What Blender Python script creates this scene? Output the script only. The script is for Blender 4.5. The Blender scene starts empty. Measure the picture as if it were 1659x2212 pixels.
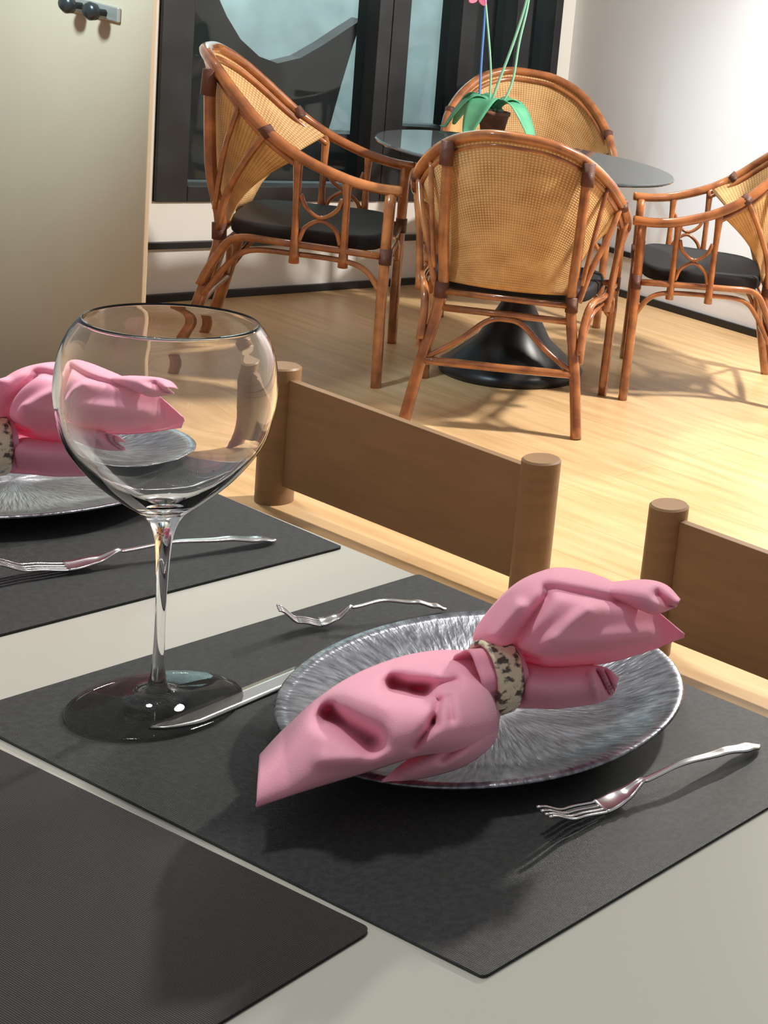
import bpy, bmesh, math, random
from mathutils import Vector, Matrix
random.seed(7)
S = bpy.context.scene
COL = S.collection
PI = math.pi

# ---------------------------------------------------------------- camera
W, H = 1659.0, 2212.0
CP = Vector((0.50474, -0.51034, 1.33126)); YAW, PIT, ROL = 0.311367, 0.198858, 0.204265
FPX, SX, SY = 2720.03, 1712.26, -322.65
fw = Vector((-math.sin(YAW)*math.cos(PIT), math.cos(YAW)*math.cos(PIT), -math.sin(PIT)))
r0 = Vector((math.cos(YAW), math.sin(YAW), 0)); u0 = r0.cross(fw)
RT = math.cos(ROL)*r0 + math.sin(ROL)*u0
UP = -math.sin(ROL)*r0 + math.cos(ROL)*u0
cam = bpy.data.cameras.new('camera'); co = bpy.data.objects.new('camera', cam); COL.objects.link(co)
m = Matrix((RT, UP, -fw)).transposed().to_4x4(); m.translation = CP; co.matrix_world = m
cam.sensor_fit = 'HORIZONTAL'; cam.sensor_width = 36; cam.lens = FPX/W*36
cam.shift_x = -SX/W; cam.shift_y = SY/W; cam.clip_start = .01; cam.clip_end = 200
S.camera = co

def ray(u, v): return fw + RT*((u-W/2-SX)/FPX) - UP*((v-H/2-SY)/FPX)
def at(u, v, z): d = ray(u, v); return CP + d*((z-CP.z)/d.z)
def atx(u, v, x): d = ray(u, v); return CP + d*((x-CP.x)/d.x)
def aty(u, v, y): d = ray(u, v); return CP + d*((y-CP.y)/d.y)

# ---------------------------------------------------------------- world + lights
wd = bpy.data.worlds.new('world'); S.world = wd; wd.use_nodes = True
bg = wd.node_tree.nodes['Background']; bg.inputs[0].default_value = (.95, .97, 1.0, 1); bg.inputs[1].default_value = .26
def area(name, loc, tgt, size, power, col):
    l = bpy.data.lights.new(name, 'AREA'); l.shape = 'DISK'; l.size = size; l.energy = power; l.color = col
    o = bpy.data.objects.new(name, l); COL.objects.link(o); o.location = loc
    o.rotation_euler = (Vector(tgt)-Vector(loc)).to_track_quat('-Z', 'Y').to_euler(); return o
def spot(name, loc, tgt, ang, blend, power, col, rad=.1):
    l = bpy.data.lights.new(name, 'SPOT'); l.spot_size = math.radians(ang); l.spot_blend = blend; l.energy = power; l.color = col; l.shadow_soft_size = rad
    o = bpy.data.objects.new(name, l); COL.objects.link(o); o.location = loc
    o.rotation_euler = (Vector(tgt)-Vector(loc)).to_track_quat('-Z', 'Y').to_euler(); return o
area('ceiling_key_light', (-1.35, 3.42, 2.4), (-2.2, 2.2, 0), .20, 112, (1, .95, .88))
spot('right_wall_fill', (-1.9, 2.7, 2.1), (-2.45, 3.97, 1.15), 62, .9, 170, (.93, .97, 1), .2)  # added lamp without a fixture, makes the bright area on the right wall
spot('left_wall_fill_spot', (-2.5, .35, 2.3), (-3.15, 1.52, 1.36), 52, 1, 400, (.62, .86, 1), .15)  # added lamp, fades the left wall from bright top to brown foot
sun = bpy.data.lights.new('window_sun', 'SUN'); sun.energy = 1.5; sun.angle = .12; sun.color = (1, .97, .92)
area('garden_wall_fill', (-4.9, 3.9, 3.2), (-5.8, 4.2, 1.2), 1.2, 170, (.84, 1, 1))  # added area lamp, brightens the outdoor wall behind the panes
spot('table_fill_spot', (-1.3, 1.1, 2.3), (-.85, .2, .75), 38, 1, 80, (1, .97, .93), .12)  # added fill, lifts the left part of the tabletop and the napkins
so = bpy.data.objects.new('window_sun', sun); COL.objects.link(so)
so.rotation_euler = Vector((.46, -.12, -1)).to_track_quat('-Z', 'Y').to_euler()
S.view_settings.view_transform = 'Standard'; S.view_settings.look = 'None'
S.view_settings.exposure = 0.25; S.view_settings.gamma = 1

# ---------------------------------------------------------------- materials
def mat(name, col, rough=.5, metal=0, spec=.5, noise=None, bump=None, trans=0, ior=1.45, col2=None, sheen=0, coat=0, coords='Object', stretch=None):
    """noise=(scale, detail, lo, hi) mixes col->col2; bump=(scale, strength, kind)"""
    M = bpy.data.materials.new(name); M.use_nodes = True; nt = M.node_tree; b = nt.nodes['Principled BSDF']
    b.inputs['Base Color'].default_value = (*col, 1); b.inputs['Roughness'].default_value = rough
    b.inputs['Metallic'].default_value = metal; b.inputs['Specular IOR Level'].default_value = spec
    b.inputs['Transmission Weight'].default_value = trans; b.inputs['IOR'].default_value = ior
    b.inputs['Sheen Weight'].default_value = sheen; b.inputs['Coat Weight'].default_value = coat
    tc = nt.nodes.new('ShaderNodeTexCoord'); mp = nt.nodes.new('ShaderNodeMapping')
    nt.links.new(tc.outputs[coords], mp.inputs[0])
    if stretch: mp.inputs['Scale'].default_value = stretch
    if noise:
        n = nt.nodes.new('ShaderNodeTexNoise'); n.inputs['Scale'].default_value = noise[0]; n.inputs['Detail'].default_value = noise[1]
        rp = nt.nodes.new('ShaderNodeValToRGB'); rp.color_ramp.elements[0].position = noise[2]; rp.color_ramp.elements[1].position = noise[3]
        rp.color_ramp.elements[0].color = (*(col2 or [c*.7 for c in col]), 1); rp.color_ramp.elements[1].color = (*col, 1)
        nt.links.new(mp.outputs[0], n.inputs[0]); nt.links.new(n.outputs[0], rp.inputs[0]); nt.links.new(rp.outputs[0], b.inputs['Base Color'])
    if bump:
        if bump[2] == 'noise':
            t = nt.nodes.new('ShaderNodeTexNoise'); t.inputs['Detail'].default_value = 3
        elif bump[2] == 'voronoi': t = nt.nodes.new('ShaderNodeTexVoronoi')
        else: t = nt.nodes.new('ShaderNodeTexWave'); t.bands_direction = bump[2]
        t.inputs['Scale'].default_value = bump[0]; nt.links.new(mp.outputs[0], t.inputs[0])
        bp = nt.nodes.new('ShaderNodeBump'); bp.inputs['Strength'].default_value = bump[1]; bp.inputs['Distance'].default_value = .002
        nt.links.new(t.outputs[0], bp.inputs['Height']); nt.links.new(bp.outputs[0], b.inputs['Normal'])
    return M

def cane_material():
    M = mat('woven_cane', (.62, .36, .14), .55); nt = M.node_tree; b = nt.nodes['Principled BSDF']
    uv = nt.nodes.new('ShaderNodeTexCoord')
    def wave(dirn, sc):
        w = nt.nodes.new('ShaderNodeTexWave'); w.bands_direction = dirn; w.inputs['Scale'].default_value = sc; w.inputs['Distortion'].default_value = .6
        nt.links.new(uv.outputs['UV'], w.inputs[0]); return w
    a, c = wave('X', 26), wave('Y', 18)
    mx = nt.nodes.new('ShaderNodeMath'); mx.operation = 'MULTIPLY'; nt.links.new(a.outputs[1], mx.inputs[0]); nt.links.new(c.outputs[1], mx.inputs[1])
    n = nt.nodes.new('ShaderNodeTexNoise'); n.inputs['Scale'].default_value = 7; nt.links.new(uv.outputs['UV'], n.inputs[0])
    ad = nt.nodes.new('ShaderNodeMath'); ad.operation = 'ADD'; nt.links.new(mx.outputs[0], ad.inputs[0]); nt.links.new(n.outputs[0], ad.inputs[1])
    rp = nt.nodes.new('ShaderNodeValToRGB'); e = rp.color_ramp.elements
    e[0].position = .35; e[0].color = (.40, .20, .07, 1); e[1].position = 1.0; e[1].color = (.76, .49, .22, 1)
    nt.links.new(ad.outputs[0], rp.inputs[0]); nt.links.new(rp.outputs[0], b.inputs['Base Color'])
    bp = nt.nodes.new('ShaderNodeBump'); bp.inputs['Strength'].default_value = .5; bp.inputs['Distance'].default_value = .002
    nt.links.new(mx.outputs[0], bp.inputs['Height']); nt.links.new(bp.outputs[0], b.inputs['Normal'])
    return M

def floor_material():
    M = mat('floor_wood', (.78, .53, .27), .32); nt = M.node_tree; b = nt.nodes['Principled BSDF']
    tc = nt.nodes.new('ShaderNodeTexCoord'); mp = nt.nodes.new('ShaderNodeMapping'); mp.inputs['Scale'].default_value = (1.2, 14, 1)
    nt.links.new(tc.outputs['Object'], mp.inputs[0])
    n = nt.nodes.new('ShaderNodeTexNoise'); n.inputs['Scale'].default_value = 2.2; n.inputs['Detail'].default_value = 6; nt.links.new(mp.outputs[0], n.inputs[0])
    rp = nt.nodes.new('ShaderNodeValToRGB'); e = rp.color_ramp.elements
    e[0].position = .3; e[0].color = (.54, .34, .16, 1); e[1].position = .65; e[1].color = (.70, .47, .25, 1)
    nt.links.new(n.outputs[0], rp.inputs[0])
    br = nt.nodes.new('ShaderNodeTexBrick'); br.inputs['Scale'].default_value = 1; br.inputs['Brick Width'].default_value = 1.3; br.inputs['Row Height'].default_value = .16
    br.inputs['Mortar Size'].default_value = .0012; br.inputs['Color1'].default_value = (1, 1, 1, 1); br.inputs['Color2'].default_value = (.95, .93, .90, 1); br.inputs['Mortar'].default_value = (.75, .68, .6, 1)
    nt.links.new(tc.outputs['Object'], br.inputs[0])
    mx = nt.nodes.new('ShaderNodeMix'); mx.data_type = 'RGBA'; mx.blend_type = 'MULTIPLY'; mx.inputs[0].default_value = 1
    nt.links.new(rp.outputs[0], mx.inputs[6]); nt.links.new(br.outputs[0], mx.inputs[7]); nt.links.new(mx.outputs[2], b.inputs['Base Color'])
    return M

def plate_material():
    M = mat('pressed_glass_plate', (.42, .44, .50), .24, metal=.65, spec=.7); nt = M.node_tree; b = nt.nodes['Principled BSDF']
    tc = nt.nodes.new('ShaderNodeTexCoord'); gr = nt.nodes.new('ShaderNodeTexGradient'); gr.gradient_type = 'RADIAL'
    nt.links.new(tc.outputs['Object'], gr.inputs[0])
    sp = nt.nodes.new('ShaderNodeVectorMath'); sp.operation = 'LENGTH'; nt.links.new(tc.outputs['Object'], sp.inputs[0])
    cb = nt.nodes.new('ShaderNodeCombineXYZ')
    s1 = nt.nodes.new('ShaderNodeMath'); s1.operation = 'MULTIPLY'; s1.inputs[1].default_value = 190; nt.links.new(gr.outputs['Fac'], s1.inputs[0])
    s2 = nt.nodes.new('ShaderNodeMath'); s2.operation = 'MULTIPLY'; s2.inputs[1].default_value = 60; nt.links.new(sp.outputs['Value'], s2.inputs[0])
    nt.links.new(s1.outputs[0], cb.inputs[0]); nt.links.new(s2.outputs[0], cb.inputs[1])
    n = nt.nodes.new('ShaderNodeTexNoise'); n.inputs['Scale'].default_value = 1; n.inputs['Detail'].default_value = 3; nt.links.new(cb.outputs[0], n.inputs[0])
    bp = nt.nodes.new('ShaderNodeBump'); bp.inputs['Strength'].default_value = .5; bp.inputs['Distance'].default_value = .0012
    nt.links.new(n.outputs[0], bp.inputs['Height']); nt.links.new(bp.outputs[0], b.inputs['Normal'])
    rp = nt.nodes.new('ShaderNodeValToRGB'); e = rp.color_ramp.elements
    e[0].position = .35; e[0].color = (.15, .145, .165, 1); e[1].position = .7; e[1].color = (.36, .38, .41, 1)
    nt.links.new(n.outputs[0], rp.inputs[0]); nt.links.new(rp.outputs[0], b.inputs['Base Color'])
    return M

def thin_glass(name, tint, ior=1.45):
    M = bpy.data.materials.new(name); M.use_nodes = True; nt = M.node_tree; nt.nodes.remove(nt.nodes['Principled BSDF'])
    t = nt.nodes.new('ShaderNodeBsdfTransparent'); t.inputs[0].default_value = (*tint, 1); g = nt.nodes.new('ShaderNodeBsdfGlossy'); g.inputs['Roughness'].default_value = .02
    f = nt.nodes.new('ShaderNodeFresnel'); f.inputs[0].default_value = ior; mx = nt.nodes.new('ShaderNodeMixShader')
    nt.links.new(f.outputs[0], mx.inputs[0]); nt.links.new(t.outputs[0], mx.inputs[1]); nt.links.new(g.outputs[0], mx.inputs[2])
    nt.links.new(mx.outputs[0], nt.nodes['Material Output'].inputs[0]); return M
MT = dict(
    thin=thin_glass('thin_clear_glass', (.88, .87, .85), 1.25),
    floor=floor_material(), cane=cane_material(), plate=plate_material(),
    rattan=mat('rattan_pole', (.44, .16, .05), .22, noise=(16, 4, .35, .65), col2=(.22, .07, .025), coat=1),
    binding=mat('rattan_binding', (.12, .045, .03), .45, bump=(120, .5, 'Z')),
    cushion=mat('black_cushion', (.012, .012, .014), .7, bump=(300, .2, 'noise')),
    wall=mat('painted_wall', (.72, .70, .66), .6, bump=(60, .05, 'noise')),
    wall_white=mat('white_wall', (.74, .75, .76), .6, bump=(60, .05, 'noise')),
    tan=mat('tan_partition_wall', (.46, .36, .25), .5, noise=(3, 2, .3, .7), col2=(.43, .335, .23)),
    brown=mat('brown_veneer', (.26, .155, .080), .45, noise=(6, 5, .3, .7), col2=(.215, .125, .062), stretch=(1, 1, 8)),
    black=mat('black_paint', (.012, .013, .015), .35),
    frame=mat('dark_window_frame', (.022, .024, .026), .45, noise=(9, 4, .35, .7), col2=(.012, .012, .013)),
    dusk=mat('dark_outdoor_material', (.014, .015, .016), .7, noise=(8, 4, .4, .7), col2=(.008, .008, .009)),
    stone=mat('pale_outdoor_wall', (.40, .46, .46), .8, noise=(5, 4, .3, .7)),
    table=mat('table_laminate', (.42, .41, .36), .22, spec=.55, coat=.3),
    mat_=mat('woven_placemat', (.040, .041, .040), .45, bump=(320, .55, 'Y'), noise=(200, 2, .4, .6), col2=(.028, .029, .029)),
    mat2=mat('brown_black_placemat', (.013, .0105, .008), .5, bump=(320, .4, 'Y')),
    steel=mat('cutlery_steel', (.78, .76, .74), .20, metal=1),
    napkin=mat('pink_napkin_cloth', (.95, .46, .60), .8, sheen=.3, bump=(900, .15, 'noise')),
    ring=mat('floral_napkin_ring', (.80, .72, .50), .45, noise=(150, 3, .38, .48), col2=(.10, .09, .07), bump=(160, .6, 'voronoi')),
    glass=mat('clear_glass', (1, 1, 1), 0, trans=1, ior=1.45),
    pane=thin_glass('window_pane_glass', (.90, .95, .95), 1.3),
    tint=mat('tinted_table_glass', (.06, .07, .075), .03, trans=.12, ior=1.45),
    leaf=mat('orchid_leaf', (.16, .50, .28), .35, noise=(20, 3, .3, .7), col2=(.10, .38, .22)),
    stem=mat('orchid_stem', (.26, .52, .36), .45),
    stake=mat('blue_plant_stake', (.10, .25, .60), .4),
    petal=mat('orchid_petal', (.80, .22, .35), .6),
    pot=mat('terracotta_pot', (.33, .13, .08), .6, noise=(30, 3, .4, .6)),
    leg=mat('table_leg_metal', (.1, .1, .1), .4, metal=.8),
    knob=mat('black_knob', (.02, .02, .02), .3),
    brass=mat('pale_plate_metal', (.55, .52, .45), .3, metal=.7),
)

def translucent_mix(M, col, fac):
    nt = M.node_tree; b = nt.nodes['Principled BSDF']; t = nt.nodes.new('ShaderNodeBsdfTranslucent'); t.inputs[0].default_value = (*col, 1)
    mx = nt.nodes.new('ShaderNodeMixShader'); mx.inputs[0].default_value = fac
    nt.links.new(b.outputs[0], mx.inputs[1]); nt.links.new(t.outputs[0], mx.inputs[2]); nt.links.new(mx.outputs[0], nt.nodes['Material Output'].inputs[0])
translucent_mix(MT['napkin'], (.95, .25, .40), .25)
translucent_mix(MT['leaf'], (.25, .6, .3), .2)
# ---------------------------------------------------------------- mesh helpers
def link(name, me, mt, parent=None, smooth=True, bevel=0):
    o = bpy.data.objects.new(name, me); COL.objects.link(o)
    if mt: me.materials.append(mt)
    if smooth:
        for p in me.polygons: p.use_smooth = True
    if bevel:
        b = o.modifiers.new('bevel', 'BEVEL'); b.width = bevel; b.segments = 3; b.limit_method = 'ANGLE'
        for p in me.polygons: p.use_smooth = True
        w = o.modifiers.new('wn', 'WEIGHTED_NORMAL')
    if parent: o.parent = parent
    return o
def new_obj(name, bm, mt, parent=None, smooth=True, bevel=0):
    bmesh.ops.recalc_face_normals(bm, faces=bm.faces)
    me = bpy.data.meshes.new(name); bm.to_mesh(me); bm.free(); return link(name, me, mt, parent, smooth, bevel)
def tag(o, label=None, cat=None, group=None, kind=None):
    for k, v in (('label', label), ('category', cat), ('group', group), ('kind', kind)):
        if v: o[k] = v
    return o
def empty(name, loc, label, cat, group=None, rz=0, sc=1):
    o = bpy.data.objects.new(name, None); COL.objects.link(o); o.location = loc; o.rotation_euler = (0, 0, rz); o.scale = (sc,)*3
    o.empty_display_size = .05; return tag(o, label, cat, group)
def box(bm, a, b):
    c = [(a[i]+b[i])/2 for i in range(3)]; s = [abs(b[i]-a[i]) for i in range(3)]
    bmesh.ops.create_cube(bm, size=1, matrix=Matrix.Translation(c) @ Matrix.Diagonal((*s, 1)))
def prism(bm, pts, z0, z1):
    lo = [bm.verts.new((p[0], p[1], z0)) for p in pts]; hi = [bm.verts.new((p[0], p[1], z1)) for p in pts]
    n = len(pts); bm.faces.new(lo[::-1]); bm.faces.new(hi)
    for i in range(n): bm.faces.new((lo[i], lo[(i+1) % n], hi[(i+1) % n], hi[i]))
def spline(pts, n=8):
    P = [Vector(p) for p in pts]
    if len(P) < 3: return P
    Q = [P[0]*2-P[1]] + P + [P[-1]*2-P[-2]]; out = []
    for i in range(1, len(Q)-2):
        for k in range(n):
            t = k/n; a, b, c, d = Q[i-1], Q[i], Q[i+1], Q[i+2]
            out.append(.5*((2*b)+(c-a)*t+(2*a-5*b+4*c-d)*t*t+(3*b-3*c+d-a)*t**3))
    out.append(P[-1]); return out
def tube(bm, pts, r, sides=10, n=6, closed_ends=True):
    P = spline(pts, n); N = len(P); rad = r if callable(r) else (lambda t: r)
    T = [(P[min(i+1, N-1)]-P[max(i-1, 0)]).normalized() for i in range(N)]
    ref = Vector((0, 0, 1)) if abs(T[0].z) < .9 else Vector((1, 0, 0))
    nrm = T[0].cross(ref).normalized(); rings = []
    for i in range(N):
        if i: nrm = (nrm - T[i]*nrm.dot(T[i])).normalized()
        bn = T[i].cross(nrm); rr = rad(i/(N-1))
        rings.append([bm.verts.new(P[i]+(nrm*math.cos(a)+bn*math.sin(a))*rr) for a in [2*PI*k/sides for k in range(sides)]])
    for i in range(N-1):
        for k in range(sides):
            bm.faces.new((rings[i][k], rings[i][(k+1) % sides], rings[i+1][(k+1) % sides], rings[i+1][k]))
    if closed_ends: bm.faces.new(rings[0][::-1]); bm.faces.new(rings[-1])
def lathe(bm, prof, seg=64, close=False):
    rings = []
    for r, z in prof:
        if r < 1e-6: rings.append([bm.verts.new((0, 0, z))])
        else: rings.append([bm.verts.new((r*math.cos(2*PI*k/seg), r*math.sin(2*PI*k/seg), z)) for k in range(seg)])
    pr = list(zip(rings[:-1], rings[1:]))
    if close: pr.append((rings[-1], rings[0]))
    for a, b in pr:
        for k in range(seg):
            k2 = (k+1) % seg
            if len(a) == 1 and len(b) == 1: continue
            if len(a) == 1: bm.faces.new((a[0], b[k2], b[k]))
            elif len(b) == 1: bm.faces.new((a[k], a[k2], b[0]))
            else: bm.faces.new((a[k], a[k2], b[k2], b[k]))
def sheet(bm, fn, nu, nv, uvl=None):
    V = [[bm.verts.new(fn(i/nu, j/nv)) for j in range(nv+1)] for i in range(nu+1)]
    for i in range(nu):
        for j in range(nv):
            f = bm.faces.new((V[i][j], V[i+1][j], V[i+1][j+1], V[i][j+1]))
            if uvl:
                for l, (a, b) in zip(f.loops, ((i, j), (i+1, j), (i+1, j+1), (i, j+1))): l[uvl].uv = (a/nu, b/nv)
    return V

# ================================================================= SETTING
FX, RY, PY = -4.005, 3.974, 1.517        # far wall x, right wall y, partition line y
bm = bmesh.new(); prism(bm, [(FX-.1, -2.2), (3.0, -2.2), (3.0, RY+.1), (FX-.1, RY+.1)], -.05, 0)
tag(new_obj('floor', bm, MT['floor'], smooth=False), kind='structure')
# far wall: sill wall, pier left, lintel above windows
WB = .345
bm = bmesh.new()
box(bm, (FX-.12, 1.4, 0), (FX, RY+.1, WB)); box(bm, (FX-.12, 3.90, WB), (FX, RY+.1, 2.7)); box(bm, (FX-.12, 1.4, 2.3), (FX, 3.90, 2.7)); box(bm, (FX-.12, 1.4, WB), (FX, 2.30, 2.3))
tag(new_obj('wall_back', bm, MT['wall'], smooth=False), kind='structure')
bm = bmesh.new(); box(bm, (FX, RY, 0), (3.0, RY+.12, 2.7))
tag(new_obj('wall_right', bm, MT['wall_white'], smooth=False), kind='structure')
bm = bmesh.new(); box(bm, (-4.0, PY, 0), (-2.775, PY+.012, 2.7))
tag(new_obj('wall_left', bm, MT['tan'], smooth=False, bevel=.003), kind='structure')
for nm, a, b in (('baseboard_back', (FX, 1.6, 0), (FX+.015, RY-.015, .028)), ('baseboard_right', (FX+.015, RY-.015, 0), (3, RY, .032)),
                 ('trim_1', (FX, 1.6, .185), (FX+.018, RY-.018, .208)), ('trim_2', (FX+.018, RY-.018, .185), (3, RY, .208))):
    bm = bmesh.new(); box(bm, a, b); tag(new_obj(nm, bm, MT['black'], smooth=False, bevel=.002), kind='structure')
# windows (dark timber frames in the far wall)
def window(name, y0, y1, z0, z1, panes):
    bm = bmesh.new(); x0, x1 = FX-.10, FX+.012
    ys = [y0]
    edges = [(y0, panes[0][0])] + [(panes[i][1], panes[i+1][0]) for i in range(len(panes)-1)] + [(panes[-1][1], y1)]
    for a, b in edges: box(bm, (x0, a, z0), (x1, b, z1))
    for a, b, c, d in panes:
        box(bm, (x0, a, z0), (x1, b, c)); box(bm, (x0, a, d), (x1, b, z1))
    o = tag(new_obj(name, bm, MT['frame'], smooth=False, bevel=.003), kind='structure')
    for a, b, c, d in panes:
        g = bmesh.new(); box(g, (FX-.055, a-.004, c-.004), (FX-.05, b+.004, d+.004)); new_obj('pane', g, MT['pane'], o, smooth=False)
window('window_1', 2.302, 3.10, WB, 2.3, [(2.40, 3.045, .40, 2.2)])
window('window_2', 3.102, 3.898, WB, 2.3, [(3.175, 3.40, .645, 2.2), (3.47, 3.66, .645, 2.2), (3.74, 3.86, .645, 2.2)])

# outdoors beyond the windows
bm = bmesh.new(); prism(bm, [(-9, -2), (FX-.12, -2), (FX-.12, 9), (-9, 9)], -.05, 0)
tag(new_obj('terrace_ground', bm, MT['dusk'], smooth=False), kind='structure')
X1 = -4.6
shape = [(300, 470), (372, 0), (470, -10), (490, 35), (520, 85), (560, 122), (600, 137), (650, 125), (700, 96), (745, 66), (782, 42), (762, 100), (738, 180), (716, 260), (703, 300), (703, 500)]
bm = bmesh.new(); P = [atx(u, v, X1) for u, v in shape]
a = [bm.verts.new(p) for p in P]; b = [bm.verts.new(p+Vector((-.06, 0, 0))) for p in P]
bm.faces.new(a); bm.faces.new(b[::-1])
for i in range(len(P)): bm.faces.new((a[i], b[i], b[(i+1) % len(P)], a[(i+1) % len(P)]))
zmin = min(p.z for p in P)
o = new_obj('garden_canopy', bm, MT['dusk'], smooth=False)
tag(o, 'dark swooping canopy outside the left window, with a tall pointed right tip', 'canopy')
bm = bmesh.new(); box(bm, (X1-.12, 1.5, 0), (X1-.02, 4.8, .50)); 
tag(new_obj('terrace_wall', bm, MT['dusk'], smooth=False), 'low dark wall outdoors behind both windows', 'wall')
bm = bmesh.new(); box(bm, (-5.9, 1.5, 0), (-5.8, 9, 3.2))
tag(new_obj('garden_wall', bm, MT['stone'], smooth=False), 'tall pale grey-green wall outdoors beyond the windows', 'wall')
bm = bmesh.new(); p0, p1 = atx(962, 200, -4.5), atx(1150, 200, -4.5)
box(bm, (-4.55, p0.y, 0), (-4.5, p1.y, 2.6))
tag(new_obj('outdoor_screen', bm, MT['dusk'], smooth=False, bevel=.004), 'tall dark screen standing outdoors behind the right window', 'screen')

# low partition: panels hung between round posts
PH = .334
def post(x, label):
    bm = bmesh.new(); lathe(bm, [(0, 0), (.0385, 0), (.0385, PH-.004), (.0345, PH), (0, PH)], 48)
    o = new_obj('partition_post', bm, MT['brown']); o.location = (x, PY, 0)
    e = o.modifiers.new('es', 'EDGE_SPLIT'); e.split_angle = math.radians(40)
    return tag(o, label, 'post', 'round posts of the low partition')
post(-2.285, 'round brown post at the left end of the long panel, beside the glass bowl')
post(-1.500, 'round brown post on the left side of the gap, above the pink napkin')
post(-1.158, 'round brown post on the right side of the gap, nearest the darker panel')
def panel(x0, x1, label):
    bm = bmesh.new(); box(bm, (x0, PY-.009, .047), (x1, PY+.009, .308))
    return tag(new_obj('partition_panel', bm, MT['brown'], smooth=False, bevel=.002), label, 'partition panel', 'brown panels of the low partition')
panel(-2.248, -1.537, 'long brown low panel between the left and middle round posts')
panel(-1.121, -.10, 'dark brown low panel at the right edge, running out of frame')

# knobs on the tan wall
k = empty('wall_hook', aty(208, 20, PY), 'small pale plate with two black knobs, high on the tan wall at left', 'hook')
bm = bmesh.new(); box(bm, (-.11, -.008, -.018), (.09, 0, .018)); new_obj('back_plate', bm, MT['brass'], k, smooth=False, bevel=.006)
for x, z in ((-.04, 0), (.045, -.002)):
    bm = bmesh.new(); lathe(bm, [(0, 0), (.008, 0), (.008, .018), (.02, .024), (.022, .034), (.014, .042), (0, .043)], 24)
    o = new_obj('knob', bm, MT['knob'], k); o.rotation_euler = (PI/2, 0, 0); o.location = (x, -.006, z)

# ================================================================= DINING TABLE
TZ = .748
tb = empty('dining_table', (-.7, -.2, 0), 'pale grey glossy dining table in the foreground carrying the dark place mats', 'table')
bm = bmesh.new(); prism(bm, [(-1.5, -.75), (1.15, -.75), (1.15, .553), (-1.5, .553)], TZ-.03, TZ)
new_obj('tabletop', bm, MT['table'], tb, smooth=False, bevel=.003)
for x, y in ((-1.3, -.6), (.95, -.6), (-1.3, .38), (.95, .38)):
    bm = bmesh.new(); box(bm, (x-.03, y-.03, 0), (x+.03, y+.03, TZ-.03)); new_obj('leg', bm, MT['leg'], tb, smooth=False, bevel=.004)

def placemat(pts, label, mt, rnd=.004):
    q = []; n = len(pts)
    for i, p in enumerate(pts):
        p = Vector((p[0], p[1])); a = Vector(pts[i-1][:2]); c = Vector(pts[(i+1) % n][:2])
        da = (a-p).normalized(); dc = (c-p).normalized()
        for t in range(6):
            t /= 5; q.append((p+da*rnd)*(1-t)**2+p*2*t*(1-t)+(p+dc*rnd)*t*t)
    bm = bmesh.new(); prism(bm, q, TZ, .7502)
    return tag(new_obj('placemat', bm, mt, smooth=False), label, 'placemat', 'dark place mats on the table')
m1 = [at(-98, 1542, .75), at(1045, 2110, .75), at(1850, 1630, .75), at(904, 1240, .75)]
placemat(m1, 'charcoal place mat under the whole pink napkin and plate, nearest the camera', MT['mat_'])
m2 = [Vector((-1.07, -.004, 0)), at(-330, 1455, .75), at(740, 1181, .75), Vector((-1.08, .352, 0))]
placemat(m2, 'charcoal place mat at the left edge under the plate cut by the frame', MT['mat_'])
e1, E0 = at(0, 1619, .75), at(806, 2007, .75); d1 = (e1-E0).normalized(); e2 = at(470, 2212, .75); d2 = (e2-E0).normalized()
m3 = [E0, E0+d2*.35, E0+d2*.35+d1*.48, E0+d1*.48]
placemat(m3, 'brown-black place mat with a rounded corner, bottom left of the frame', MT['mat2'], .008)

# plates
def plate(c, label):
    bm = bmesh.new()
    lathe(bm, [(0, .003), (.080, .003), (.098, .006), (.118, .013), (.134, .0185), (.1425, .0205), (.144, .0190), (.134, .0150), (.118, .0090), (.100, .0020), (.084, 0), (0, 0)], 96)
    o = new_obj('plate', bm, MT['plate']); o.location = (c[0], c[1], .7502); return tag(o, label, 'plate', 'pressed glass plates')
PC1 = Vector((-.240, .218)); SH2 = Vector((-.64, .02, 0))
plate(PC1, 'round silvery plate of radial texture under the near pink napkin')
plate(PC1+SH2.xy, 'round silvery plate on the left place mat, cut by the frame edge')

# ---------------------------------------------------------------- napkins
def curve2(pts):
    P = spline([(p[0], p[1], p[2] if len(p) > 2 else 0) for p in pts], 12)
    L = [0]
    for a, b in zip(P[:-1], P[1:]): L.append(L[-1]+(b-a).length)
    def f(t):
        s = t*L[-1]
        for i in range(len(L)-1):
            if L[i+1] >= s: return P[i].lerp(P[i+1], (s-L[i])/max(1e-9, L[i+1]-L[i]))
        return P[-1]
    return f
def seg_d(u, v, a, b):
    p = Vector((u, v)); a = Vector(a); b = Vector(b); d = b-a; t = max(0, min(1, (p-a).dot(d)/d.length_squared)); return (p-a-d*t).length
def fold(u, v, dents):
    z = 0
    for a, b, w, h in dents: z += h*math.exp(-(seg_d(u, v, a, b)/w)**2)
    return z
def cloth(bm, top, bot, dome, dents, nu=60, nv=40, pw=.6, end=None):
    ft, fb = curve2(top), curve2(bot)
    def fn(s, t):
        a, b = ft(s), fb(s); p = a.lerp(b, t)
        if end and s > .0: pass
        z = a.z*(1-t)+b.z*t + dome(s)*math.sin(PI*t)**pw
        q = p
        z += fold(q.x, q.y, dents)*min(1, 6*t, 6*(1-t))
        return at(q.x, q.y, max(z, .774))
    sheet(bm, fn, nu, nv)
RC = at(1066, 1462, .8065); RAX = Vector((.30, .95, 0)).normalized()
bm = bmesh.new()
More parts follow.
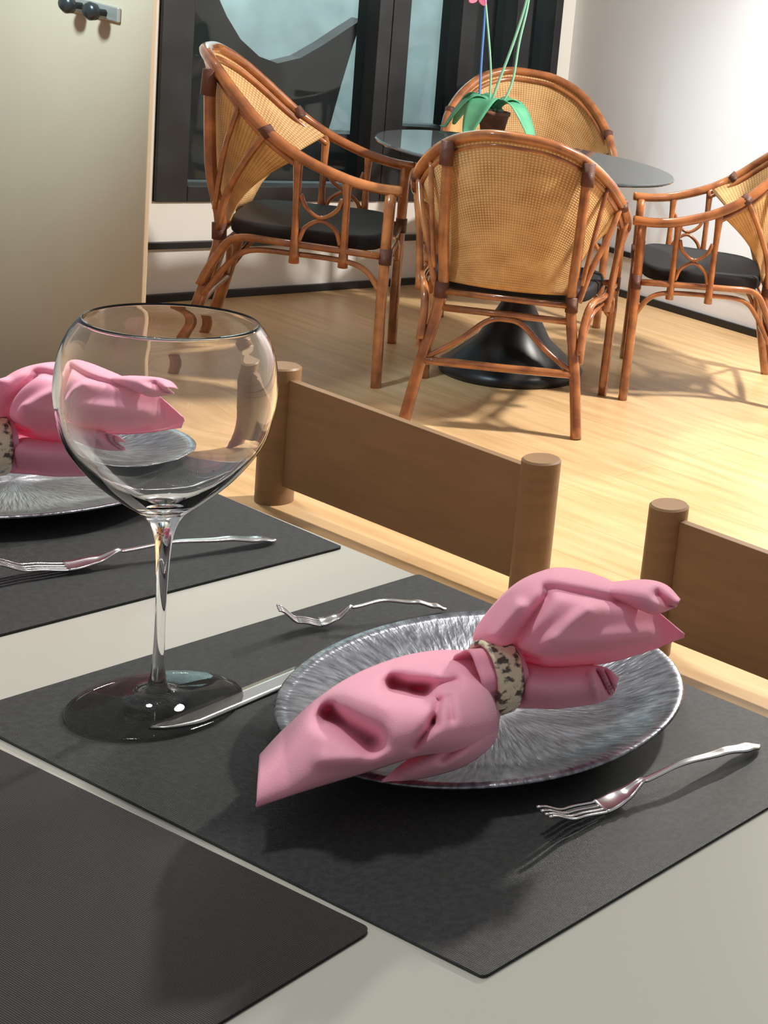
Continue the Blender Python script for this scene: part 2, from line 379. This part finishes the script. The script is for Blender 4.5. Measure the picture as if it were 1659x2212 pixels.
# near fan, main flap
cloth(bm, [(1060, 1428, .803), (1008, 1408, .804), (930, 1408, .795), (850, 1425, .792), (760, 1462, .792), (680, 1515, .79), (610, 1580, .785), (562, 1632, .780)],
      [(1082, 1535, .784), (1062, 1590, .788), (1000, 1622, .792), (905, 1632, .795), (800, 1664, .790), (680, 1700, .782), (600, 1726, .778), (553, 1742, .776)],
      lambda s: .004+.024*min(1, s*5)**.7+.016*math.sin(PI*min(1, s*1.15))-.02*s,
      [((712, 1545), (800, 1602), 25, -.040), ((850, 1482), (915, 1494), 22, -.036), ((900, 1488), (985, 1474), 13, -.011), ((948, 1515), (936, 1560), 12, -.011), ((936, 1560), (896, 1615), 10, -.010), ((972, 1505), (975, 1555), 8, -.004),
       ((820, 1520), (760, 1500), 30, .006), ((1060, 1470), (960, 1450), 14, -.004), ((700, 1640), (840, 1640), 18, .004)], 90, 60)
# near fan, under lobe
cloth(bm, [(1060, 1504, .790), (1022, 1562, .792), (975, 1600, .790), (905, 1628, .785), (826, 1684, .777)],
      [(1078, 1545, .780), (1066, 1602, .782), (1008, 1650, .779), (925, 1677, .777), (824, 1690, .775)],
      lambda s: .016*math.sin(PI*min(1, s+.1)), [((1060, 1560), (960, 1640), 9, -.005)], 40, 20)
# near fan, underside closing the flap
cloth(bm, [(1050, 1430, .790), (930, 1425, .778), (760, 1480, .777), (640, 1570, .776), (575, 1650, .775)],
      [(1075, 1530, .777), (1000, 1605, .776), (860, 1635, .777), (700, 1690, .777), (560, 1735, .775)],
      lambda s: 0, [], 40, 16)
# far fan, upper sheet
cloth(bm, [(1040, 1402, .812), (1024, 1372, .826), (1058, 1318, .846), (1112, 1264, .866), (1168, 1236, .875), (1220, 1228, .875), (1300, 1248, .868), (1390, 1298, .850), (1478, 1370, .826)],
      [(1085, 1430, .808), (1105, 1420, .806), (1140, 1428, .806), (1185, 1441, .805), (1250, 1438, .804), (1330, 1425, .805), (1410, 1402, .810), (1478, 1376, .822)],
      lambda s: .030*math.sin(PI*min(1, s+.12)),
      [((1110, 1395), (1180, 1290), 13, -.009), ((1165, 1405), (1270, 1320), 16, .006), ((1120, 1410), (1160, 1420), 10, -.012), ((1180, 1270), (1330, 1300), 12, -.005), ((1200, 1390), (1400, 1370), 20, .006), ((1075, 1370), (1120, 1310), 14, .006)], 80, 50)
# far fan, back lobe
cloth(bm, [(1300, 1262, .862), (1350, 1256, .866), (1400, 1254, .866), (1440, 1266, .862), (1469, 1296, .856)],
      [(1330, 1300, .850), (1380, 1315, .852), (1410, 1325, .850), (1435, 1320, .850), (1462, 1308, .852)],
      lambda s: .012, [((1420, 1285), (1455, 1315), 12, -.008)], 30, 16)
# far fan, underside
cloth(bm, [(1060, 1400, .812), (1110, 1290, .832), (1230, 1250, .842), (1350, 1300, .832), (1460, 1368, .816)],
      [(1095, 1440, .796), (1140, 1432, .796), (1220, 1442, .796), (1330, 1428, .798), (1450, 1388, .806)], lambda s: 0, [], 30, 16)
# far fan, lower rolled lobe
cloth(bm, [(1094, 1428, .800), (1140, 1432, .806), (1190, 1440, .805), (1250, 1436, .804), (1306, 1443, .800), (1336, 1466, .794)],
      [(1094, 1528, .778), (1150, 1528, .778), (1200, 1530, .777), (1265, 1522, .777), (1305, 1512, .777), (1328, 1494, .780)],
      lambda s: .004+.018*min(1, s*6)-.010*s, [((1290, 1450), (1316, 1500), 5, -.009), ((1306, 1448), (1327, 1490), 4, -.008), ((1275, 1455), (1290, 1512), 5, .004), ((1130, 1450), (1125, 1500), 12, -.006)], 50, 30)
# gathered core inside the ring
side = RAX.cross(Vector((0, 0, 1)))
def core(s, t):
    a = 2*PI*t; r = .0222*(1+.06*math.sin(5*a))*(1+.10*abs(2*s-1))
    return RC+RAX*((s-.58)*.034)+(side*math.cos(a)+Vector((0, 0, 1))*math.sin(a))*r
sheet(bm, core, 10, 40)
for v in bm.verts:      # keep the cloth above the dish of the plate
    r = (v.co.xy-PC1).length; zr = .7535+max(0, (r-.085))*.32 if r < .144 else .7535
    if v.co.z < zr+.002: v.co.z = zr+.002
org = Vector((RC.x, RC.y, .7502))
for v in bm.verts: v.co -= org
nap = new_obj('napkin', bm, MT['napkin']); nap.location = org
sm = nap.modifiers.new('solid', 'SOLIDIFY'); sm.thickness = .0016; sm.offset = 0
tag(nap, 'pink cloth napkin pulled through a ring into two fans, on the near plate', 'napkin', 'pink napkins on the plates')
# napkin ring
bm = bmesh.new(); prof = [(.0262, -.009), (.0280, -.0098), (.0296, -.008), (.0302, 0), (.0296, .008), (.0280, .0098), (.0262, .009), (.0256, 0)]
lathe(bm, prof, 56, close=True)
ring = new_obj('napkin_ring', bm, MT['ring']); ring.rotation_euler = RAX.to_track_quat('Z', 'Y').to_euler(); ring.location = RC
tag(ring, 'cream and black patterned ring around the near pink napkin', 'napkin ring', 'napkin rings')
n2 = nap.copy(); COL.objects.link(n2); n2.location = org+SH2; n2['label'] = 'pink cloth napkin on the left plate, partly behind the wine glass bowl'
r2 = ring.copy(); COL.objects.link(r2); r2.location = RC+SH2; r2['label'] = 'patterned napkin ring of the left place setting, at the frame edge'

# ---------------------------------------------------------------- cutlery (local: tip at y=0, end at y=L)
def fork(p0, p1, label, name='fork', wide=.88, arch=.012):
    p0, p1 = Vector(p0), Vector(p1); L = (p1-p0).length
    rt = tag(bpy.data.objects.new(name, None), label, 'fork', 'forks on the place mats'); COL.objects.link(rt); rt.empty_display_size = .03
    rt.location = (p0.x, p0.y, .7504); d = p1-p0; rt.rotation_euler = (0, 0, math.atan2(d.y, d.x)-PI/2)
    def zc(t):   # side profile: raised tips, low head, raised neck, handle arching down to the end
        k = [(0, .016), (.12, .006), (.26, .0018), (.34, .004), (.43, .011), (.60, .0135), (.80, .010), (.93, .0055), (1, .0018)]
        for (a, x), (b, y) in zip(k[:-1], k[1:]):
            if t <= b: s = (t-a)/(b-a); s = s*s*(3-2*s); return (x+(y-x)*s)*arch/.012
        return k[-1][1]
    def hw(t):
        k = [(.24, .0125), (.30, .0120), (.36, .0080), (.43, .0030), (.55, .0026), (.75, .0048), (.92, .0078), (.98, .0060), (1, .0005)]
        for (a, x), (b, y) in zip(k[:-1], k[1:]):
            if t <= b: s = (t-a)/(b-a); return (x+(y-x)*s)*wide
        return .0005
    bm = bmesh.new()
    def body(s, q): t = .24+.76*s; x = (2*q-1)*hw(t); return (x, t*L, zc(t)+(.0016*(2*q-1)**2 if t < .42 else -.0006*(2*q-1)**2))
    sheet(bm, body, 60, 6); hd = new_obj('handle', bm, MT['steel'], rt)
    s_ = hd.modifiers.new('s', 'SOLIDIFY'); s_.thickness = .0016; s_.offset = 1
    for i in range(4):
        c = (-1.5+i)*.0062*wide; bm = bmesh.new()
        def tn(s, q): t = .25*s; return (c*(.92+.08*s)+(2*q-1)*(.0014+.0008*s)*wide, t*L, zc(t)+.0016*(c/.0125)**2)
        sheet(bm, tn, 16, 2); o = new_obj('tine', bm, MT['steel'], rt)
        s_ = o.modifiers.new('s', 'SOLIDIFY'); s_.thickness = .0014; s_.offset = 1
    return rt
a, b = at(1168, 1792, .754), at(1640, 1612, .752)
fork(a, b, 'steel fork lying right of the near plate, tines toward the lower left')
fork(a+Vector((-.592, -.008, 0)), b+Vector((-.574, .004, 0)), 'steel fork on the left place mat, crossed by the wine glass stem')
fork(at(596, 1362, .752), at(962, 1318, .752), 'small steel dessert fork behind the near plate rim, beside the left edge of its mat', wide=.62, arch=.016)
# knife
kn = empty('table_knife', (*at(345, 1583, .7502).xy, .7503), 'steel table knife with its blade reaching from under the plate to the wine glass foot', 'knife', rz=math.radians(5.5))
bm = bmesh.new()
def blade(s, q):
    w = .0105*min(1, (s*5+.02))**.55 if s < .2 else .0105
    return (-.0105+(2*w)*q if True else 0, .115*s, .0016)
sheet(bm, blade, 24, 4); o = new_obj('blade', bm, MT['steel'], kn); o.modifiers.new('s', 'SOLIDIFY').thickness = .0014
bm = bmesh.new(); tube(bm, [(-.001, .112, .0035), (-.002, .15, .004), (-.004, .20, .0035)], lambda t: .0032+.001*t, 12); new_obj('handle', bm, MT['steel'], kn)

# ---------------------------------------------------------------- wine glass
gl = Vector((-.411, .0765, .7502))
outer = [(0, 0), (.050, 0), (.0520, .0010), (.0505, .0022), (.036, .0042), (.020, .0075), (.009, .0125), (.0050, .022), (.0036, .040), (.0031, .070), (.0035, .100), (.0048, .128), (.0075, .143), (.0130, .153), (.026, .165), (.042, .183), (.056, .207), (.0610, .231), (.0622, .250), (.0598, .272), (.0550, .287), (.0490, .2965)]
inner = [(.0480, .2968), (.0537, .2868), (.0585, .272), (.0606, .250), (.0594, .231), (.0542, .208), (.0400, .1855), (.024, .1695), (.0110, .1600), (0, .1580)]
def dense(pr):
    P = spline([(r, 0, z) for r, z in pr], 4); return [(max(0, p.x), p.z) for p in P]
bm = bmesh.new(); lathe(bm, [(0, 0), (.05, 0)]+dense(outer[2:])+dense(inner), 96)
o = new_obj('wine_glass', bm, MT['glass']); o.location = gl; o.data.materials.append(MT['thin'])
for p in o.data.polygons: p.material_index = 1 if p.center.z < .0072 else 0
tag(o, 'tall clear empty wine glass with a round bowl standing on the near mat', 'wine glass')

# ================================================================= RATTAN CHAIRS (local: faces +y)
HOOP = [(0, -.340, .953), (.09, -.332, .946), (.18, -.288, .907), (.245, -.226, .842), (.288, -.150, .765), (.302, -.06, .702), (.300, .05, .655), (.290, .13, .637), (.279, .20, .634)]
HP = [(-x, y, z) for x, y, z in HOOP[:0:-1]] + HOOP
def make_chair(loc, rz, sc, label):
    rt = empty('rattan_armchair', (loc[0], loc[1], 0), label, 'chair', 'rattan armchairs around the round table', rz); rt.scale = (sc[0], sc[0], sc[1])
    ra = MT['rattan']; R_ = .0125
    bm = bmesh.new(); tube(bm, HP, .0165, 12, 8); new_obj('arm_hoop', bm, ra, rt)
    bm = bmesh.new(); lo = [(x*.965, y+.006*(abs(y) > .1), z-.033) for x, y, z in HP[3:-3]]; tube(bm, lo, .0095, 10, 8); new_obj('inner_hoop', bm, ra, rt)
    # cane back
    hs = spline(HP[3:-3], 12); n = len(hs)-1
    bm = bmesh.new(); uvl = bm.loops.layers.uv.new('UVMap')
    def back(s, t):
        f = s*n; i = min(int(f), n-1); top = hs[i].lerp(hs[i+1], f-i); u = 2*s-1
        bot = Vector((.172*u, -.245-.035*(1-u*u), .455))
        p = top.lerp(bot, t); k = math.sin(PI*t)
        p.x *= 1-.16*k*abs(u)**6; p.y -= .012*k*(1-u*u)
        p.y -= .035*k*abs(u)**8
        p.x *= 1-.02; return p
    sheet(bm, back, 48, 24, uvl); o = new_obj('cane_back', bm, MT['cane'], rt); s_ = o.modifiers.new('s', 'SOLIDIFY'); s_.thickness = .005; s_.offset = 0
    for sg in (-1, 1):
        # rear leg up to the hoop
        bm = bmesh.new(); tube(bm, [(sg*.240, -.350, 0), (sg*.214, -.305, .2), (sg*.180, -.262, .42), (sg*.184, -.292, .62), (sg*.190, -.305, .900)], lambda t: .0165-.002*t, 12); new_obj('leg', bm, ra, rt)
        bm = bmesh.new(); tube(bm, [(sg*.279, .170, 0), (sg*.280, .168, .3), (sg*.281, .172, .628)], .0150, 12); new_obj('leg', bm, ra, rt)
        # edge pole of the cane back
        bm = bmesh.new(); tube(bm, [(sg*.284, -.15, .755), (sg*.262, -.20, .66), (sg*.225, -.245, .55), (sg*.200, -.265, .44)], .0095, 10)
        tube(bm, [(sg*.245, -.222, .825), (sg*.226, -.255, .68), (sg*.205, -.275, .50)], .007, 8)
        new_obj('back_edge_pole', bm, ra, rt)
        # side rails
        bm = bmesh.new(); tube(bm, [(sg*.222, -.300, .27), (sg*.222, -.262, .36), (sg*.235, -.215, .425), (sg*.262, -.10, .432), (sg*.281, .155, .425)], .0115, 10)
        tube(bm, [(sg*.225, -.290, .24), (sg*.226, -.240, .33), (sg*.240, -.180, .392), (sg*.262, -.05, .400), (sg*.275, .07, .395), (sg*.279, .125, .370), (sg*.279, .160, .315)], .0085, 10)
        new_obj('side_rail', bm, ra, rt)
        for y in (-.065, .060):
            i = min(range(len(hs)), key=lambda j: abs(hs[j].y-y)+(0 if hs[j].x*sg > 0 else 9))
            zt = .705 if y < 0 else .652
            bm = bmesh.new(); tube(bm, [(sg*.300, y, zt), (sg*.285, y, .55), (sg*.272, y, .375)], lambda t: .0095+.0045*(abs(2*t-1)**2), 10); new_obj('arm_spindle', bm, ra, rt)
        bm = bmesh.new()
        tube(bm, [(sg*.292, -.055, .590), (sg*.288, -.040, .550), (sg*.286, -.002, .524), (sg*.288, .036, .550), (sg*.292, .050, .590)], .0065, 8)
        tube(bm, [(sg*.279, -.055, .445), (sg*.281, -.040, .488), (sg*.283, -.002, .514), (sg*.281, .036, .488), (sg*.279, .050, .445)], .0065, 8)
        new_obj('arm_arch', bm, ra, rt)
        # dark bindings
        for pts, r in (([(sg*.191, -.303, .905), (sg*.191, -.306, .83)], .0185), ([(sg*.288, -.155, .775), (sg*.290, -.135, .748)], .0185),
                       ([(sg*.280, .171, .45), (sg*.280, .170, .40)], .0172), ([(sg*.180, -.266, .455), (sg*.182, -.264, .405)], .0185)):
            bm = bmesh.new(); tube(bm, pts, r, 12); new_obj('binding', bm, MT['binding'], rt)
    bm = bmesh.new(); tube(bm, [(-.214, -.304, .205), (0, -.310, .205), (.214, -.304, .205)], .0135, 10); new_obj('stretcher', bm, ra, rt)
    bm = bmesh.new(); tube(bm, [(-.182, -.266, .372), (.182, -.266, .372)], .0115, 10)
    tube(bm, [(-.18, -.268, .425), (.18, -.268, .425)], .010, 10); new_obj('rear_rail', bm, ra, rt)
    bm = bmesh.new(); tube(bm, [(-.200, -.302, .215), (-.12, -.285, .275), (-.05, -.275, .345), (0, -.274, .358), (.05, -.275, .345), (.12, -.285, .275), (.200, -.302, .215)], .0090, 10); new_obj('arch_brace', bm, ra, rt)
    bm = bmesh.new(); tube(bm, [(-.281, .165, .425), (.281, .165, .425)], .0125, 10)
    tube(bm, [(-.275, .165, .30), (-.2, .168, .38), (0, .17, .395), (.2, .168, .38), (.275, .165, .30)], .0085, 10); new_obj('front_rail', bm, ra, rt)
    bm = bmesh.new(); N = 28; pts = []
    for k in range(N):
        a = 2*PI*k/N; c, s = math.cos(a), math.sin(a); e = .45
        x = abs(c)**e*math.copysign(1, c); y = abs(s)**e*math.copysign(1, s); wx = .225+.035*(y+1)/2; pts.append((x*wx, -.045+y*.205))
    prism(bm, pts, .425, .475); new_obj('seat_cushion', bm, MT['cushion'], rt, bevel=.014)
    return rt
make_chair((-3.223, 2.331), -.751, (.969, .972), 'rattan armchair at left of the round table, seen from its side, in warm light')
make_chair((-2.630, 2.498), .70, (.945, .912), 'rattan armchair in the middle with its woven cane back turned to the camera')
make_chair((-2.525, 3.119), 2.324, (.977, .966), 'rattan armchair at the right edge, cut by the frame, in front of the white wall')
make_chair((-3.502, 3.336), 4.038, (.979, .973), 'rattan armchair behind the orchid, only its rounded cane back showing')

# ---------------------------------------------------------------- round glass table, orchid
TC = Vector((-2.875, 2.735, 0))
rt = empty('round_glass_table', TC, 'round tinted glass table on a black pedestal among the rattan armchairs', 'table')
bm = bmesh.new(); lathe(bm, [(0, .728), (.436, .728), (.44, .732), (.44, .736), (.436, .740), (0, .740)], 96); o = new_obj('tabletop', bm, MT['tint'], rt); o.modifiers.new('e', 'EDGE_SPLIT')
bm = bmesh.new(); lathe(bm, [(0, 0), (.215, 0), (.22, .02), (.20, .035), (.11, .12), (.05, .24), (.038, .4), (.036, .60), (.06, .70), (.11, .7275), (0, .7275)], 48); new_obj('pedestal', bm, MT['black'], rt)

OC = at(1062, 293, .741)
pt = empty('potted_orchid', (OC.x, OC.y, .7405), 'potted orchid with strap leaves and long thin stems on the round glass table', 'plant')
bm = bmesh.new(); lathe(bm, [(0, 0), (.034, 0), (.048, .075), (.052, .078), (.052, .090), (.045, .090), (.042, .072), (0, .072)], 32); new_obj('pot', bm, MT['pot'], pt)
dirx = Vector((math.cos(YAW+.35), math.sin(YAW+.35), 0)); diry = Vector((-dirx.y, dirx.x, 0))
def leaf(sx, sy, reach, drop, w, h=.12):
    bm = bmesh.new(); d = (dirx*sx+diry*sy).normalized(); sd = Vector((-d.y, d.x, 0))
    def f(s, q):
        z = .075+h*math.sin(PI*min(1, s*.95)**.8)*.55-drop*s**2.2
        ww = w*math.sin(PI*(.12+.86*s))**.6; k = 2*q-1
        return d*(reach*s)+sd*(k*ww)+Vector((0, 0, max(.012, z+.012*abs(k))))
    sheet(bm, f, 24, 6); o = new_obj('leaf', bm, MT['leaf'], pt); s_ = o.modifiers.new('s', 'SOLIDIFY'); s_.thickness = .003
for a_ in ((-1, -.3, .16, .12, .044), (-1, .5, .15, .08, .040), (1, -.4, .17, .13, .042), (1, .5, .14, .09, .036), (-.45, -1, .14, .10, .046)): leaf(*a_)
def loc(u, v, dy=0):      # a point in the vertical plane facing the camera through the pot
    n = Vector((-diry.x, -diry.y, 0)); d = ray(u, v); t = (OC-CP).dot(n)/d.dot(n); return CP+d*t-Vector((OC.x, OC.y, .7405))
for pts, r, mt, nm in (([(1034, 240), (1040, 130), (1048, 20), (1052, -60)], .0036, 'stake', 'support_stake'), ([(1056, 250), (1060, 150), (1052, 40), (1046, -20)], .0034, 'stem', 'flower_stem'),
                   ([(1052, 250), (1076, 180), (1108, 95), (1138, 0), (1160, -110)], .0042, 'stem', 'flower_stem'), ([(1062, 262), (1104, 185), (1122, 90), (1142, 0), (1152, -110)], .0036, 'stem', 'flower_stem')):
    bm = bmesh.new(); tube(bm, [loc(*p) for p in pts], r, 8); new_obj(nm, bm, MT[mt], pt)
c = loc(1034, -12); bm = bmesh.new()
for k in range(5):
    a0 = 2*PI*k/5+.3
    def f(s, q): 
        a = a0+(q-.5)*1.1*math.sin(PI*(.15+.8*s)); r = .040*s
        return c+dirx*(r*math.cos(a))+Vector((0, 0, 1))*(r*math.sin(a))-diry*(.010*s*s)
    sheet(bm, f, 8, 6)
bmesh.ops.create_uvsphere(bm, u_segments=12, v_segments=8, radius=.007, matrix=Matrix.Translation(c))
o = new_obj('flower', bm, MT['petal'], pt); o.modifiers.new('s', 'SOLIDIFY').thickness = .0015
bm = bmesh.new()
for k in range(26):
    a = random.random()*6.28; r = random.random()*.035
    bmesh.ops.create_icosphere(bm, subdivisions=2, radius=random.uniform(.007, .012), matrix=Matrix.Translation((r*math.cos(a), r*math.sin(a), .080+random.random()*.022)))
tag(new_obj('moss', bm, mat('pale_moss', (.55, .58, .50), .9), pt), kind='stuff')
